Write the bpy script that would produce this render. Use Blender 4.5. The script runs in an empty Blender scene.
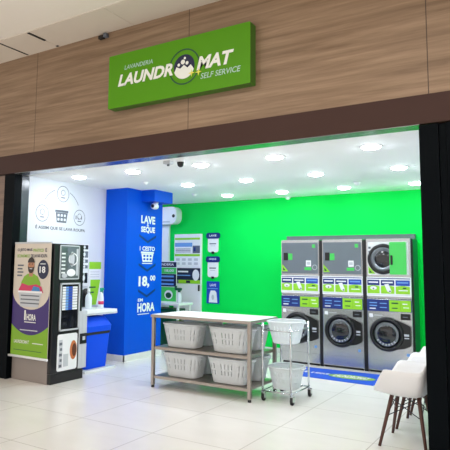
import bpy, bmesh, math, random
from mathutils import Vector, Matrix
random.seed(7)
SC = bpy.context.scene
COL = SC.collection
PI = math.pi

# ------------------------------------------------------------------ colour / materials
def lin(c):
    c = c / 255.0
    return c / 12.92 if c <= 0.04045 else ((c + 0.055) / 1.055) ** 2.4
def rgb(r, g, b): return (lin(r), lin(g), lin(b), 1.0)

def mat(name, col, rough=0.5, metal=0.0, bump=0.0, bscale=60.0, var=0.0, vscale=3.0, spec=None, coat=0.0, trans=0.0):
    m = bpy.data.materials.new(name); m.use_nodes = True
    nt = m.node_tree; b = nt.nodes['Principled BSDF']
    b.inputs['Base Color'].default_value = col
    b.inputs['Roughness'].default_value = rough
    b.inputs['Metallic'].default_value = metal
    if spec is not None: b.inputs['Specular IOR Level'].default_value = spec
    if coat: b.inputs['Coat Weight'].default_value = coat
    if trans: b.inputs['Transmission Weight'].default_value = trans
    tc = nt.nodes.new('ShaderNodeTexCoord')
    if var:
        n = nt.nodes.new('ShaderNodeTexNoise'); n.inputs['Scale'].default_value = vscale; n.inputs['Detail'].default_value = 4
        nt.links.new(tc.outputs['Object'], n.inputs['Vector'])
        r = nt.nodes.new('ShaderNodeMapRange'); r.inputs['To Min'].default_value = 1 - var; r.inputs['To Max'].default_value = 1 + var
        nt.links.new(n.outputs['Fac'], r.inputs['Value'])
        h = nt.nodes.new('ShaderNodeHueSaturation'); h.inputs['Color'].default_value = col
        nt.links.new(r.outputs['Result'], h.inputs['Value']); nt.links.new(h.outputs['Color'], b.inputs['Base Color'])
    if bump:
        n2 = nt.nodes.new('ShaderNodeTexNoise'); n2.inputs['Scale'].default_value = bscale
        nt.links.new(tc.outputs['Object'], n2.inputs['Vector'])
        bp = nt.nodes.new('ShaderNodeBump'); bp.inputs['Strength'].default_value = bump; bp.inputs['Distance'].default_value = 0.01
        nt.links.new(n2.outputs['Fac'], bp.inputs['Height']); nt.links.new(bp.outputs['Normal'], b.inputs['Normal'])
    return m

def emit(name, col, s):
    m = bpy.data.materials.new(name); m.use_nodes = True
    nt = m.node_tree; nt.nodes.remove(nt.nodes['Principled BSDF'])
    e = nt.nodes.new('ShaderNodeEmission'); e.inputs['Color'].default_value = col; e.inputs['Strength'].default_value = s
    nt.links.new(e.outputs[0], nt.nodes['Material Output'].inputs[0])
    return m

def wood_mat(name, c1, c2, seam_x=None, seam0=0.0, rough=0.5):
    """horizontal grain (along X), optional vertical panel joints every seam_x metres"""
    m = mat(name, c1, rough); nt = m.node_tree; b = nt.nodes['Principled BSDF']
    tc = nt.nodes.new('ShaderNodeTexCoord')
    mp = nt.nodes.new('ShaderNodeMapping'); mp.inputs['Scale'].default_value = (0.45, 1.0, 9.0)
    nt.links.new(tc.outputs['Object'], mp.inputs['Vector'])
    n = nt.nodes.new('ShaderNodeTexNoise'); n.inputs['Scale'].default_value = 1.6; n.inputs['Detail'].default_value = 7; n.inputs['Roughness'].default_value = 0.62
    n.inputs['Distortion'].default_value = 0.25
    nt.links.new(mp.outputs['Vector'], n.inputs['Vector'])
    rp = nt.nodes.new('ShaderNodeValToRGB'); rp.color_ramp.elements[0].position = 0.34; rp.color_ramp.elements[1].position = 0.66
    rp.color_ramp.elements[0].color = c2; rp.color_ramp.elements[1].color = c1
    nt.links.new(n.outputs['Fac'], rp.inputs['Fac'])
    out = rp.outputs['Color']
    if seam_x:
        s = nt.nodes.new('ShaderNodeSeparateXYZ'); nt.links.new(tc.outputs['Object'], s.inputs[0])
        a = nt.nodes.new('ShaderNodeMath'); a.operation = 'SUBTRACT'; a.inputs[1].default_value = seam0; nt.links.new(s.outputs['X'], a.inputs[0])
        d = nt.nodes.new('ShaderNodeMath'); d.operation = 'PINGPONG'; d.inputs[1].default_value = seam_x / 2; nt.links.new(a.outputs[0], d.inputs[0])
        l = nt.nodes.new('ShaderNodeMath'); l.operation = 'LESS_THAN'; l.inputs[1].default_value = 0.004; nt.links.new(d.outputs[0], l.inputs[0])
        mx = nt.nodes.new('ShaderNodeMix'); mx.data_type = 'RGBA'
        mx.inputs['B'].default_value = rgb(70, 52, 38)
        nt.links.new(l.outputs[0], mx.inputs['Factor']); nt.links.new(out, mx.inputs['A']); out = mx.outputs['Result']
    nt.links.new(out, b.inputs['Base Color'])
    return m

def tile_mat(name, c, cj, size, ox, oy, rough):
    m = mat(name, c, rough); nt = m.node_tree; b = nt.nodes['Principled BSDF']
    tc = nt.nodes.new('ShaderNodeTexCoord')
    s = nt.nodes.new('ShaderNodeSeparateXYZ'); nt.links.new(tc.outputs['Object'], s.inputs[0])
    outs = []
    for ax, o in (('X', ox), ('Y', oy)):
        a = nt.nodes.new('ShaderNodeMath'); a.operation = 'SUBTRACT'; a.inputs[1].default_value = o; nt.links.new(s.outputs[ax], a.inputs[0])
        d = nt.nodes.new('ShaderNodeMath'); d.operation = 'PINGPONG'; d.inputs[1].default_value = size / 2; nt.links.new(a.outputs[0], d.inputs[0])
        l = nt.nodes.new('ShaderNodeMath'); l.operation = 'LESS_THAN'; l.inputs[1].default_value = 0.004; nt.links.new(d.outputs[0], l.inputs[0])
        outs.append(l)
    mxm = nt.nodes.new('ShaderNodeMath'); mxm.operation = 'MAXIMUM'
    nt.links.new(outs[0].outputs[0], mxm.inputs[0]); nt.links.new(outs[1].outputs[0], mxm.inputs[1])
    n = nt.nodes.new('ShaderNodeTexNoise'); n.inputs['Scale'].default_value = 2.2; n.inputs['Detail'].default_value = 6
    mp = nt.nodes.new('ShaderNodeMapping'); mp.inputs['Scale'].default_value = (1.0, 2.2, 1.0); mp.inputs['Rotation'].default_value = (0, 0, 0.5)
    nt.links.new(tc.outputs['Object'], mp.inputs['Vector']); nt.links.new(mp.outputs[0], n.inputs['Vector'])
    r = nt.nodes.new('ShaderNodeMapRange'); r.inputs['To Min'].default_value = 0.93; r.inputs['To Max'].default_value = 1.05
    nt.links.new(n.outputs['Fac'], r.inputs['Value'])
    h = nt.nodes.new('ShaderNodeHueSaturation'); h.inputs['Color'].default_value = c; nt.links.new(r.outputs['Result'], h.inputs['Value'])
    mx = nt.nodes.new('ShaderNodeMix'); mx.data_type = 'RGBA'; mx.inputs['B'].default_value = cj
    nt.links.new(mxm.outputs[0], mx.inputs['Factor']); nt.links.new(h.outputs['Color'], mx.inputs['A'])
    nt.links.new(mx.outputs['Result'], b.inputs['Base Color'])
    return m

M = {}
M['floor'] = tile_mat('floor tile', rgb(234, 230, 225), rgb(190, 184, 176), 0.88, -4.06, 5.14, 0.22)
M['wood'] = wood_mat('fascia wood', rgb(158, 131, 105), rgb(118, 93, 69), 2.5, -0.855)
M['wood_side'] = wood_mat('side wall laminate', rgb(140, 118, 102), rgb(112, 92, 80))
M['brown'] = mat('brown metal header', rgb(66, 43, 37), 0.55, var=0.04, spec=0.25)
M['black'] = mat('black frame', rgb(4, 9, 14), 0.5, spec=0.06)
M['jamb'] = mat('dark jamb panel', rgb(40, 48, 60), 0.25)
M['mceil'] = mat('mall ceiling paint', rgb(250, 243, 232), 0.8, bump=0.05, bscale=30)
M['mstrip'] = mat('mall ceiling panel', rgb(226, 216, 202), 0.8, var=0.03)
M['slot'] = mat('dark slot', rgb(40, 34, 30), 0.8)
M['ceil'] = mat('shop ceiling', rgb(248, 249, 250), 0.8, spec=0.2)
M['white_wall'] = mat('white wall paint', rgb(218, 222, 230), 0.6, var=0.01)
M['blue'] = mat('blue wall paint', rgb(0, 84, 214), 0.55, spec=0.15, var=0.02, vscale=1.5)
M['green'] = mat('green wall paint', rgb(0, 222, 84), 0.6, spec=0.12, var=0.02, vscale=1.5)
M['base'] = mat('white skirting', rgb(225, 225, 222), 0.4)
M['rail'] = mat('header track metal', rgb(150, 150, 150), 0.25, 0.9)
M['white'] = mat('white plastic', rgb(238, 240, 242), 0.35)
M['seat_white'] = mat('white chair shell', rgb(236, 237, 239), 0.4)
M['frost'] = mat('frosted white plastic', rgb(232, 236, 238), 0.35)
M['offwhite'] = mat('off white print', rgb(226, 222, 212), 0.5)
M['cream'] = mat('cream print', rgb(214, 204, 190), 0.5)
def frost(name, col, f):
    m = mat(name, col, 0.4); nt = m.node_tree; t = nt.nodes.new('ShaderNodeBsdfTranslucent'); t.inputs['Color'].default_value = col
    x = nt.nodes.new('ShaderNodeMixShader'); x.inputs[0].default_value = f
    nt.links.new(nt.nodes['Principled BSDF'].outputs[0], x.inputs[1]); nt.links.new(t.outputs[0], x.inputs[2]); nt.links.new(x.outputs[0], nt.nodes['Material Output'].inputs[0])
    return m
M['frost'] = frost('frosted basket plastic', rgb(240, 244, 246), 0.42)
M['steel'] = mat('brushed stainless steel', rgb(166, 156, 148), 0.3, 0.85, var=0.05, vscale=12)
M['chrome'] = mat('chrome', rgb(205, 207, 210), 0.15, 1.0)
M['machine'] = mat('graphite steel panel', rgb(186, 188, 190), 0.26, 0.95, var=0.03)
M['dryer_grey'] = mat('dark grey door panel', rgb(112, 122, 130), 0.4, 0.35, var=0.05, vscale=5)
M['blackp'] = mat('black plastic', rgb(14, 14, 17), 0.3)
M['rubber'] = mat('black rubber', rgb(22, 22, 24), 0.6)
M['glass_dark'] = mat('dark glass', rgb(18, 20, 26), 0.08, coat=0.5)
M['drum'] = mat('drum steel', rgb(120, 126, 132), 0.3, 0.8)
M['grey'] = mat('grey print', rgb(98, 104, 114), 0.5)
M['lgrey'] = mat('light grey panel', rgb(196, 200, 206), 0.45)
M['mgrey'] = mat('vending side grey', rgb(150, 140, 134), 0.45, 0.2)
M['navy'] = mat('navy print', rgb(18, 44, 120), 0.4)
M['dnavy'] = mat('dark navy print', rgb(16, 26, 62), 0.4)
M['royal'] = mat('royal blue print', rgb(22, 70, 178), 0.4)
M['chev'] = mat('darker blue print', rgb(8, 44, 124), 0.4)
M['lblue'] = mat('light blue print', rgb(110, 160, 220), 0.4)
M['lime'] = mat('lime print', rgb(150, 214, 40), 0.4)
M['limed'] = mat('deep lime print', rgb(128, 176, 36), 0.45)
M['lgreen'] = mat('leaf green print', rgb(70, 205, 90), 0.4)
M['purple'] = mat('purple print', rgb(58, 36, 110), 0.45)
M['sign_green'] = mat('sign green', rgb(84, 148, 18), 0.5, var=0.02, spec=0.2)
M['sign_side'] = mat('sign return green', rgb(62, 112, 28), 0.4)
M['sign_white'] = mat('sign lettering white', rgb(236, 238, 232), 0.35)
M['sign_pale'] = mat('sign small lettering', rgb(176, 206, 196), 0.4)
M['sign_ring'] = mat('sign dark green ring', rgb(22, 78, 44), 0.4)
M['gold'] = mat('yellow spark print', rgb(232, 226, 90), 0.4)
M['bin_blue'] = mat('blue bin plastic', rgb(4, 78, 232), 0.45, spec=0.2)
M['mat_blue'] = mat('blue floor mat', rgb(14, 80, 200), 0.75, bump=0.3, bscale=300)
M['skin'] = mat('printed skin tone', rgb(186, 132, 100), 0.5)
M['hair'] = mat('printed dark hair', rgb(48, 34, 28), 0.5)
M['pink'] = mat('printed pink clothes', rgb(206, 50, 96), 0.5)
M['teal'] = mat('printed blue clothes', rgb(60, 130, 190), 0.5)
M['orange'] = mat('printed coffee cup', rgb(196, 112, 62), 0.5)
M['coffee'] = mat('printed coffee', rgb(90, 48, 28), 0.5)
M['dgreen'] = mat('dark green plastic', rgb(10, 84, 54), 0.4)
M['spray'] = mat('spray green', rgb(20, 150, 120), 0.4)
M['bottle'] = mat('pale bottle plastic', rgb(220, 228, 235), 0.3)
M['legwood'] = mat('dark walnut wood', rgb(78, 44, 34), 0.45, var=0.15, vscale=20)
M['wire'] = mat('dark steel wire', rgb(40, 44, 52), 0.3, 0.8)
M['lamp'] = emit('downlight diffuser', (0.87, 0.93, 1.0, 1), 77.0)
M['ring'] = mat('downlight ring', rgb(235, 235, 235), 0.4)

# ------------------------------------------------------------------ mesh builder
TXT = {}
def text2d(s, shear, bold):
    k = (s, shear, bold)
    if k in TXT: return TXT[k]
    cu = bpy.data.curves.new('lettering_source', 'FONT'); cu.body = s; cu.size = 1.0; cu.shear = shear; cu.offset = bold
    cu.resolution_u = 3; cu.fill_mode = 'FRONT'
    o = bpy.data.objects.new('lettering_source', cu); COL.objects.link(o)
    dg = bpy.context.evaluated_depsgraph_get(); dg.update()
    e = o.evaluated_get(dg); me = e.to_mesh()
    vs = [(v.co.x, v.co.y) for v in me.vertices]; fs = [tuple(p.vertices) for p in me.polygons]
    e.to_mesh_clear(); bpy.data.objects.remove(o); bpy.data.curves.remove(cu)
    x0 = min(v[0] for v in vs); x1 = max(v[0] for v in vs); y0 = min(v[1] for v in vs); y1 = max(v[1] for v in vs)
    vs = [((x - x0) / (x1 - x0), (y - y0) / (y1 - y0)) for x, y in vs]
    TXT[k] = (vs, fs); return TXT[k]

class Pl:
    """a surface to draw on: origin o, right u, up v, outward n"""
    def __init__(s, o, u, v):
        s.o = Vector(o); s.u = Vector(u); s.v = Vector(v); s.n = s.u.cross(s.v).normalized()
    def p(s, a, b, k=0.0): return s.o + s.u * a + s.v * b + s.n * k
def front(x, y, z): return Pl((x, y, z), (1, 0, 0), (0, 0, 1))     # faces the entrance (-Y)
def side(x, y, z): return Pl((x, y, z), (0, 1, 0), (0, 0, 1))      # faces +X
def ground(x, y, z): return Pl((x, y, z), (1, 0, 0), (0, 1, 0))

def rr(u0, u1, v0, v1, r, n=5):
    pts = []
    for cx, cy, a0 in ((u1 - r, v0 + r, -PI / 2), (u1 - r, v1 - r, 0), (u0 + r, v1 - r, PI / 2), (u0 + r, v0 + r, PI)):
        for i in range(n + 1):
            a = a0 + i * PI / 2 / n; pts.append((cx + r * math.cos(a), cy + r * math.sin(a)))
    return pts
def ell(cx, cy, rx, ry, n=28, a0=0.0, a1=2 * PI):
    full = abs(a1 - a0 - 2 * PI) < 1e-6
    c = n if full else n + 1
    return [(cx + rx * math.cos(a0 + (a1 - a0) * i / n), cy + ry * math.sin(a0 + (a1 - a0) * i / n)) for i in range(c)]

LAY = 0.0012
class MB:
    def __init__(s, *mats):
        s.bm = bmesh.new(); s.mats = list(mats)
    def mi(s, m):
        if isinstance(m, int): return m
        mm = M[m]
        if mm not in s.mats: s.mats.append(mm)
        return s.mats.index(mm)
    def face(s, pts, m=0, smooth=False):
        vs = [s.bm.verts.new(p) for p in pts]
        f = s.bm.faces.new(vs); f.material_index = s.mi(m); f.smooth = smooth; return f
    def merge(s, b2, m=0, smooth=False):
        mi = s.mi(m); mp = {}
        for v in b2.verts: mp[v] = s.bm.verts.new(v.co)
        for f in b2.faces:
            try: g = s.bm.faces.new([mp[v] for v in f.verts])
            except ValueError: continue
            g.material_index = mi; g.smooth = smooth
        b2.free()
    def box(s, x0, x1, y0, y1, z0, z1, m=0, bev=0.0):
        b = bmesh.new(); bmesh.ops.create_cube(b, size=1.0)
        for v in b.verts:
            v.co = Vector(((x0 + x1) / 2 + v.co.x * (x1 - x0), (y0 + y1) / 2 + v.co.y * (y1 - y0), (z0 + z1) / 2 + v.co.z * (z1 - z0)))
        if bev: bmesh.ops.bevel(b, geom=b.edges[:], offset=bev, segments=2, affect='EDGES', profile=0.5)
        s.merge(b, m); return s
    def prism(s, pl, pts, d0, d1, m=0, mside=None, smooth=False):
        a = [s.bm.verts.new(pl.p(x, y, d0)) for x, y in pts]; b = [s.bm.verts.new(pl.p(x, y, d1)) for x, y in pts]
        n = len(pts); i0 = s.mi(m); i1 = s.mi(m if mside is None else mside)
        f = s.bm.faces.new(b); f.material_index = i0
        f = s.bm.faces.new(a[::-1]); f.material_index = i1
        for i in range(n):
            f = s.bm.faces.new([a[i], a[(i + 1) % n], b[(i + 1) % n], b[i]]); f.material_index = i1; f.smooth = smooth
        return s
    def lathe(s, prof, c, n=24, m=0, axis='Z', smooth=True, sx=1.0, sy=1.0):
        """prof: list of (radius, height); closed where radius is 0"""
        rows = []
        for r, h in prof:
            row = []
            k = 1 if r < 1e-6 else n
            for i in range(k):
                a = 2 * PI * i / n; p = (r * math.cos(a) * sx, r * math.sin(a) * sy, h)
                if axis == 'Y': p = (p[0], -h, p[1])
                elif axis == 'X': p = (h, p[0], p[1])
                row.append(s.bm.verts.new((c[0] + p[0], c[1] + p[1], c[2] + p[2])))
            rows.append(row)
        mi = s.mi(m)
        for a, b in zip(rows, rows[1:]):
            for i in range(n):
                q = [a[i % len(a)], a[(i + 1) % len(a)], b[(i + 1) % len(b)], b[i % len(b)]]
                u = []
                for v in q:
                    if v not in u: u.append(v)
                if len(u) < 3: continue
                try: f = s.bm.faces.new(u)
                except ValueError: continue
                f.material_index = mi; f.smooth = smooth
        return s
    def tube(s, path, r, n=10, m=0, closed=False, r2=None):
        P = [Vector(p) for p in path]; N = len(P); rows = []
        up = None
        for i in range(N):
            if closed: t = P[(i + 1) % N] - P[i - 1]
            else: t = P[min(i + 1, N - 1)] - P[max(i - 1, 0)]
            t.normalize()
            if up is None:
                up = Vector((0, 0, 1)) if abs(t.z) < 0.9 else Vector((1, 0, 0))
            a = t.cross(up)
            if a.length < 1e-5: a = t.orthogonal()
            a.normalize(); b = a.cross(t).normalized(); up = b
            rad = r if r2 is None else r + (r2 - r) * i / max(1, N - 1)
            rows.append([s.bm.verts.new(P[i] + (a * math.cos(2 * PI * k / n) + b * math.sin(2 * PI * k / n)) * rad) for k in range(n)])
        mi = s.mi(m)
        for i in range(N if closed else N - 1):
            A = rows[i]; B = rows[(i + 1) % N]
            for k in range(n):
                f = s.bm.faces.new([A[k], A[(k + 1) % n], B[(k + 1) % n], B[k]]); f.material_index = mi; f.smooth = True
        if not closed:
            f = s.bm.faces.new(rows[0][::-1]); f.material_index = mi
            f = s.bm.faces.new(rows[-1]); f.material_index = mi
        return s
    # flat prints
    def poly(s, pl, pts, m, lay=1):
        s.face([pl.p(x, y, lay * LAY) for x, y in pts], m); return s
    def rect(s, pl, u0, u1, v0, v1, m, lay=1): return s.poly(pl, [(u0, v0), (u1, v0), (u1, v1), (u0, v1)], m, lay)
    def oval(s, pl, cx, cy, rx, ry, m, lay=1, n=28): return s.poly(pl, ell(cx, cy, rx, ry, n), m, lay)
    def ringp(s, pl, cx, cy, r1, r2, m, lay=1, n=32, a0=0.0, a1=2 * PI, e=1.0):
        for i in range(n):
            a = a0 + (a1 - a0) * i / n; b = a0 + (a1 - a0) * (i + 1) / n
            s.poly(pl, [(cx + r1 * math.cos(a), cy + e * r1 * math.sin(a)), (cx + r2 * math.cos(a), cy + e * r2 * math.sin(a)),
                        (cx + r2 * math.cos(b), cy + e * r2 * math.sin(b)), (cx + r1 * math.cos(b), cy + e * r1 * math.sin(b))], m, lay)
        return s
    def text(s, pl, t, u0, v0, w, h, m, lay=2, shear=0.0, bold=0.012):
        vs, fs = text2d(t, shear, bold); mi = s.mi(m)
        V = [s.bm.verts.new(pl.p(u0 + x * w, v0 + y * h, lay * LAY)) for x, y in vs]
        for f in fs:
            try: g = s.bm.faces.new([V[i] for i in f]); g.material_index = mi
            except ValueError: pass
        return s
    def build(s, name, parent=None, recalc=True):
        if recalc: bmesh.ops.recalc_face_normals(s.bm, faces=[f for f in s.bm.faces if True])
        off = Vector((0, 0, 0)); q = parent
        while q is not None: off += q.location; q = q.parent
        if parent is None: pass
        for v in s.bm.verts: v.co -= off
        me = bpy.data.meshes.new(name); s.bm.to_mesh(me); s.bm.free()
        for m in s.mats: me.materials.append(m)
        o = bpy.data.objects.new(name, me); COL.objects.link(o); o.parent = parent
        return o
    def print_(s, name, parent): return s.build(name, parent, recalc=False)

def tag(o, label, cat, group=None):
    o['label'] = label; o['category'] = cat
    if group: o['group'] = group
    return o
def thing(name, loc, label, cat, group=None):
    o = bpy.data.objects.new(name, None); o.empty_display_size = 0.1; COL.objects.link(o); o.location = loc
    return tag(o, label, cat, group)
def struct(o): o['kind'] = 'structure'; return o
def kids(o): return [c for c in bpy.data.objects if c.parent == o]
def copy_tree(o, parent=None):
    c = o.copy(); COL.objects.link(c); c.parent = parent
    for ch in kids(o): copy_tree(ch, c)
    return c

# ------------------------------------------------------------------ the setting
FY = 5.05           # shop front plane
ZC = 2.79           # shop ceiling
BY = 9.39           # back wall
LX = -6.28          # left wall
b = MB(M['floor']); b.box(-13, 5, -3, 9.6, -0.06, 0.0); struct(b.build('floor'))
b = MB(M['mceil']); b.box(-13, 5, -3, 4.50, 4.44, 4.55); struct(b.build('ceiling_mall'))
b = MB(M['mstrip'])
jx = [-13, -8.0, -6.63, -6.032, -5.44, -4.16, -2.88, -1.6, -0.32, 0.96, 5]
for a, c in zip(jx, jx[1:]): b.box(a + 0.003, c - 0.003, 4.503, FY, 4.43, 4.55)
struct(b.build('ceiling_edge'))
b = MB(M['slot']); b.box(-6.045, -6.02, 4.53, 5.03, 4.426, 4.431); b.box(-5.46, -5.42, 4.52, 4.80, 4.424, 4.431); b.box(-5.46, -5.42, 5.0, 5.03, 4.424, 4.431)
struct(b.build('trim_1'))
b = MB(M['wood']); b.box(-13, 5, FY, FY + 0.12, 3.036, 4.44); struct(b.build('wall_front'))
b = MB(M['brown']); b.box(-13, 5, FY - 0.012, FY + 0.10, 2.779, 3.036); struct(b.build('trim_2'))
b = MB(M['rail']); b.box(-6.22, -0.94, FY - 0.005, FY + 0.10, 2.773, 2.779); b.box(-6.28, -0.72, FY + 0.10, FY + 0.18, 2.773, ZC + 0.05); struct(b.build('trim_3'))
# right black jamb column with vertical reveals
b = MB(M['black'])
b.box(-0.945, -0.79, FY - 0.0, FY + 0.13, 0.0, 2.768); b.box(-0.785, -0.73, FY + 0.02, FY + 0.13, 0, 2.768); b.box(-0.725, 0.6, FY, FY + 0.13, 0, 2.768)
struct(b.build('trim_4'))
b = MB(M['black']); b.box(-6.43, -6.22, FY, FY + 0.06, 0.0, 2.768); b.box(-6.43, -6.235, FY + 0.06, FY + 0.14, 0, 2.768); struct(b.build('trim_5'))
b = MB(M['jamb']); b.box(-6.42, LX + 0.012, FY + 0.14, FY + 0.30, 0, 2.768, bev=0.003); struct(b.build('trim_6'))
b = MB(M['wood_side']); b.box(-13, -6.43, FY + 0.02, FY + 0.12, 0, 2.768); b.box(0.6, 5, FY + 0.02, FY + 0.12, 0, 2.779); struct(b.build('wall_outer'))
# shop shell
b = MB(M['ceil']); b.box(-7.45, -0.60, FY + 0.2, 9.5, ZC, ZC + 0.08); struct(b.build('ceiling_shop'))
wl = struct(MB(M['white_wall']).box(-6.40, LX, FY + 0.30, 7.0, 0, ZC).build('wall_left'))
struct(MB(M['white_wall']).box(-7.45, -7.3, 7.98, BY, 0, ZC).build('wall_alcove'))
wb = struct(MB(M['green']).box(-7.45, -0.60, BY, BY + 0.1, 0, ZC).build('wall_back'))
struct(MB(M['white_wall']).box(-0.72, -0.60, FY + 0.13, BY, 0, ZC).build('wall_right'))
wp = MB(M['blue']).box(-7.45, -5.82, 7.0, 7.98, 0.095, ZC)
wp.box(-5.82, -5.55, 7.38, 7.90, 2.60, ZC)
wp = struct(wp.build('wall_pillar'))
struct(MB(M['base']).box(-6.28, -5.805, 6.985, 7.0, 0.0, 0.10).box(-5.82, -5.805, 6.985, 7.995, 0, 0.10).build('baseboard_pillar'))
struct(MB(M['base']).box(-5.83, -3.83, BY - 0.015, BY, 0, 0.09).build('baseboard_back'))

# white wall drawing
p = side(LX, 0, 0)
g = MB()
g.text(p, 'É ASSIM QUE SE LAVA ROUPA', 5.50, 2.035, 1.02, 0.066, 'grey', 1, bold=0.03)
g.print_('lettering', wl)['label'] = 'grey lettering under the laundry drawing on the white wall'
g = MB()
def basket_icon(g, p, cx, cy, w, h, m, mh, lay=1):
    g.rect(p, cx - w * .5, cx + w * .5, cy + h * .32, cy + h * .5, m, lay)
    g.poly(p, [(cx - w * .36, cy - h * .5), (cx + w * .36, cy - h * .5), (cx + w * .46, cy + h * .30), (cx - w * .46, cy + h * .30)], m, lay)
    for i in range(3):
        for j in range(2):
            x = cx + (i - 1) * w * .24; y = cy - h * .25 + j * h * .33
            g.rect(p, x - w * .075, x + w * .075, y - h * .1, y + h * .1, mh, lay + 1)
basket_icon(g, p, 6.005, 2.255, 0.27, 0.19, 'grey', 'white_wall')
g.print_('basket_drawing', wl)
g = MB()
for cx, cy in ((5.62, 2.275), (6.02, 2.60), (6.385, 2.265)):
    g.ringp(p, cx, cy, 0.116, 0.125, 'grey', 1)
    g.oval(p, cx, cy + 0.02, 0.045, 0.045, 'grey', 1); g.oval(p, cx, cy + 0.02, 0.037, 0.037, 'white_wall', 2)
    g.rect(p, cx - 0.04, cx + 0.04, cy - 0.065, cy - 0.05, 'grey', 1)
g.text(p, '1', 6.30, 2.235, 0.02, 0.06, 'grey', 1); g.text(p, 'CM', 6.34, 2.235, 0.10, 0.06, 'grey', 1)
g.ringp(p, 6.0, 2.27, 0.394, 0.403, 'grey', 1, 20, math.radians(112), math.radians(150))
g.ringp(p, 6.0, 2.27, 0.394, 0.403, 'grey', 1, 20, math.radians(28), math.radians(66))
g.print_('cycle_drawing', wl)
# pillar graphics
p = side(-5.82, 0, 0)
g = MB()
g.text(p, 'LAVE', 7.375, 2.235, 0.39, 0.135, 'sign_white', 1, bold=0.04)
g.text(p, '&', 7.53, 2.19, 0.06, 0.045, 'sign_white', 1, bold=0.02)
g.text(p, 'SEQUE', 7.375, 2.07, 0.39, 0.115, 'sign_white', 1, bold=0.04)
g.text(p, '1 CESTO', 7.35, 1.775, 0.42, 0.075, 'sign_white', 1, bold=0.03)
basket_icon(g, p, 7.565, 1.675, 0.36, 0.17, 'sign_white', 'blue')
g.text(p, '18,', 7.34, 1.15, 0.29, 0.20, 'sign_white', 1, bold=0.04)
g.text(p, '00', 7.65, 1.27, 0.15, 0.09, 'sign_white', 1, bold=0.03)
g.text(p, 'EM', 7.33, 0.93, 0.13, 0.05, 'sign_white', 1, bold=0.03)
g.text(p, 'HORA', 7.32, 0.755, 0.47, 0.15, 'sign_white', 1, bold=0.04)
g.oval(p, 7.505, 0.83, 0.03, 0.04, 'blue', 2)
g.rect(p, 7.33, 7.64, 0.715, 0.728, 'sign_white', 1); g.rect(p, 7.42, 7.70, 1.555, 1.57, 'sign_white', 1)
g.print_('lettering', wp)['label'] = 'white wash price lettering down the blue pillar'
g = MB()
for v in (2.03, 1.545, 1.115):
    g.poly(p, [(7.33, v + .02), (7.33, v - 0.02), (7.565, v - 0.125), (7.80, v - 0.02), (7.80, v + .02), (7.565, v - 0.085)], 'chev', 1)
g.print_('chevron_stripe', wp)

# ------------------------------------------------------------------ downlights
LROWS = [('nearest the shop front', [(-5.724, 5.79), (-4.736, 5.80), (-3.663, 5.82), (-2.657, 5.82), (-1.56, 5.805)]),
         ('in the middle row', [(-4.758, 7.18), (-3.75, 7.20), (-2.677, 7.18), (-1.596, 7.20)]),
         ('nearest the green back wall', [(-4.85, 8.60), (-3.81, 8.63), (-2.75, 8.62), (-1.68, 8.64)])]
ORD = ['first', 'second', 'third', 'fourth', 'fifth']
LROWS.append(('behind the blue pillar', [(-7.02, 8.30)]))  # extra lamp added out of view to brighten the dark back corner
proto = None
for rn, pts in LROWS:
    for i, (x, y) in enumerate(pts):
        if proto is None:
            proto = thing('ceiling_downlight', (x, y, ZC), '', 'ceiling light', 'round downlights in the shop ceiling')
            MB(M['ring']).lathe([(0.098, -0.006), (0.112, -0.008), (0.116, -0.002), (0.112, 0.0)], (x, y, ZC), 28).build('trim_ring', proto)
            MB(M['lamp']).lathe([(0.0, -0.032), (0.04, -0.029), (0.07, -0.022), (0.09, -0.012), (0.098, -0.004), (0.098, -0.0005), (0.0, -0.0005)], (x, y, ZC), 28).build('diffuser', proto)
            t = proto
        else:
            t = copy_tree(proto)
            t.location = (x, y, ZC)
        t['label'] = 'added unseen round fill lamp over the side table behind the blue pillar' if 'pillar' in rn else 'round white ceiling downlight, %s from the left in the row %s' % (ORD[i], rn.replace('in the middle row', 'between the other two rows'))

def small_dome(name, x, y, z, r, label, cat, m='white'):
    t = thing(name, (x, y, z), label, cat)
    MB(M[m]).lathe([(0.0, 0.0), (r, 0.0), (r, -r * .25), (0.0, -r * .25)], (x, y, z), 20).build('base', t)
    MB(M[m]).lathe([(r * .75, -r * .25), (r * .7, -r * .6), (r * .4, -r * .85), (0, -r * .9)], (x, y, z), 20).build('sensor_head', t)
small_dome('smoke_detector', -5.166, 6.642, ZC, 0.05, 'white smoke detector on the ceiling in front of the blue pillar', 'smoke detector')
small_dome('smoke_detector', -5.28, 8.184, ZC, 0.05, 'white smoke detector on the ceiling behind the blue pillar by the air conditioner', 'smoke detector')
small_dome('smoke_detector', -2.42, 8.2, ZC, 0.05, 'white smoke detector on the ceiling above the washing machines', 'smoke detector')
small_dome('ceiling_motion_sensor', -4.0, 9.31, ZC + 0.003, 0.06, 'small white sensor where the ceiling meets the green wall', 'sensor')
# dome camera at the header
t = thing('dome_camera', (-3.70, 5.42, ZC), 'black dome camera hanging from the ceiling behind the brown header', 'security camera')
MB(M['white']).lathe([(0, 0), (0.05, 0), (0.05, -0.03), (0.0, -0.03)], (-3.70, 5.42, ZC), 20).build('mount', t)
MB(M['blackp']).lathe([(0.042, -0.03), (0.042, -0.05), (0.034, -0.075), (0.015, -0.09), (0, -0.093)], (-3.70, 5.42, ZC), 20).build('lens_dome', t)
t = thing('ceiling_junction_box', (-3.88, 5.42, ZC), 'small pale ceiling box beside the black dome camera', 'ceiling fitting')
MB(M['lgrey']).box(-3.93, -3.83, 5.38, 5.46, ZC - 0.04, ZC + 0.004, bev=0.006).build('body', t)
MB(M['grey']).lathe([(0, -0.04), (0.018, -0.04), (0.016, -0.06), (0, -0.06)], (-3.88, 5.42, ZC), 14).build('cap', t)
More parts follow.
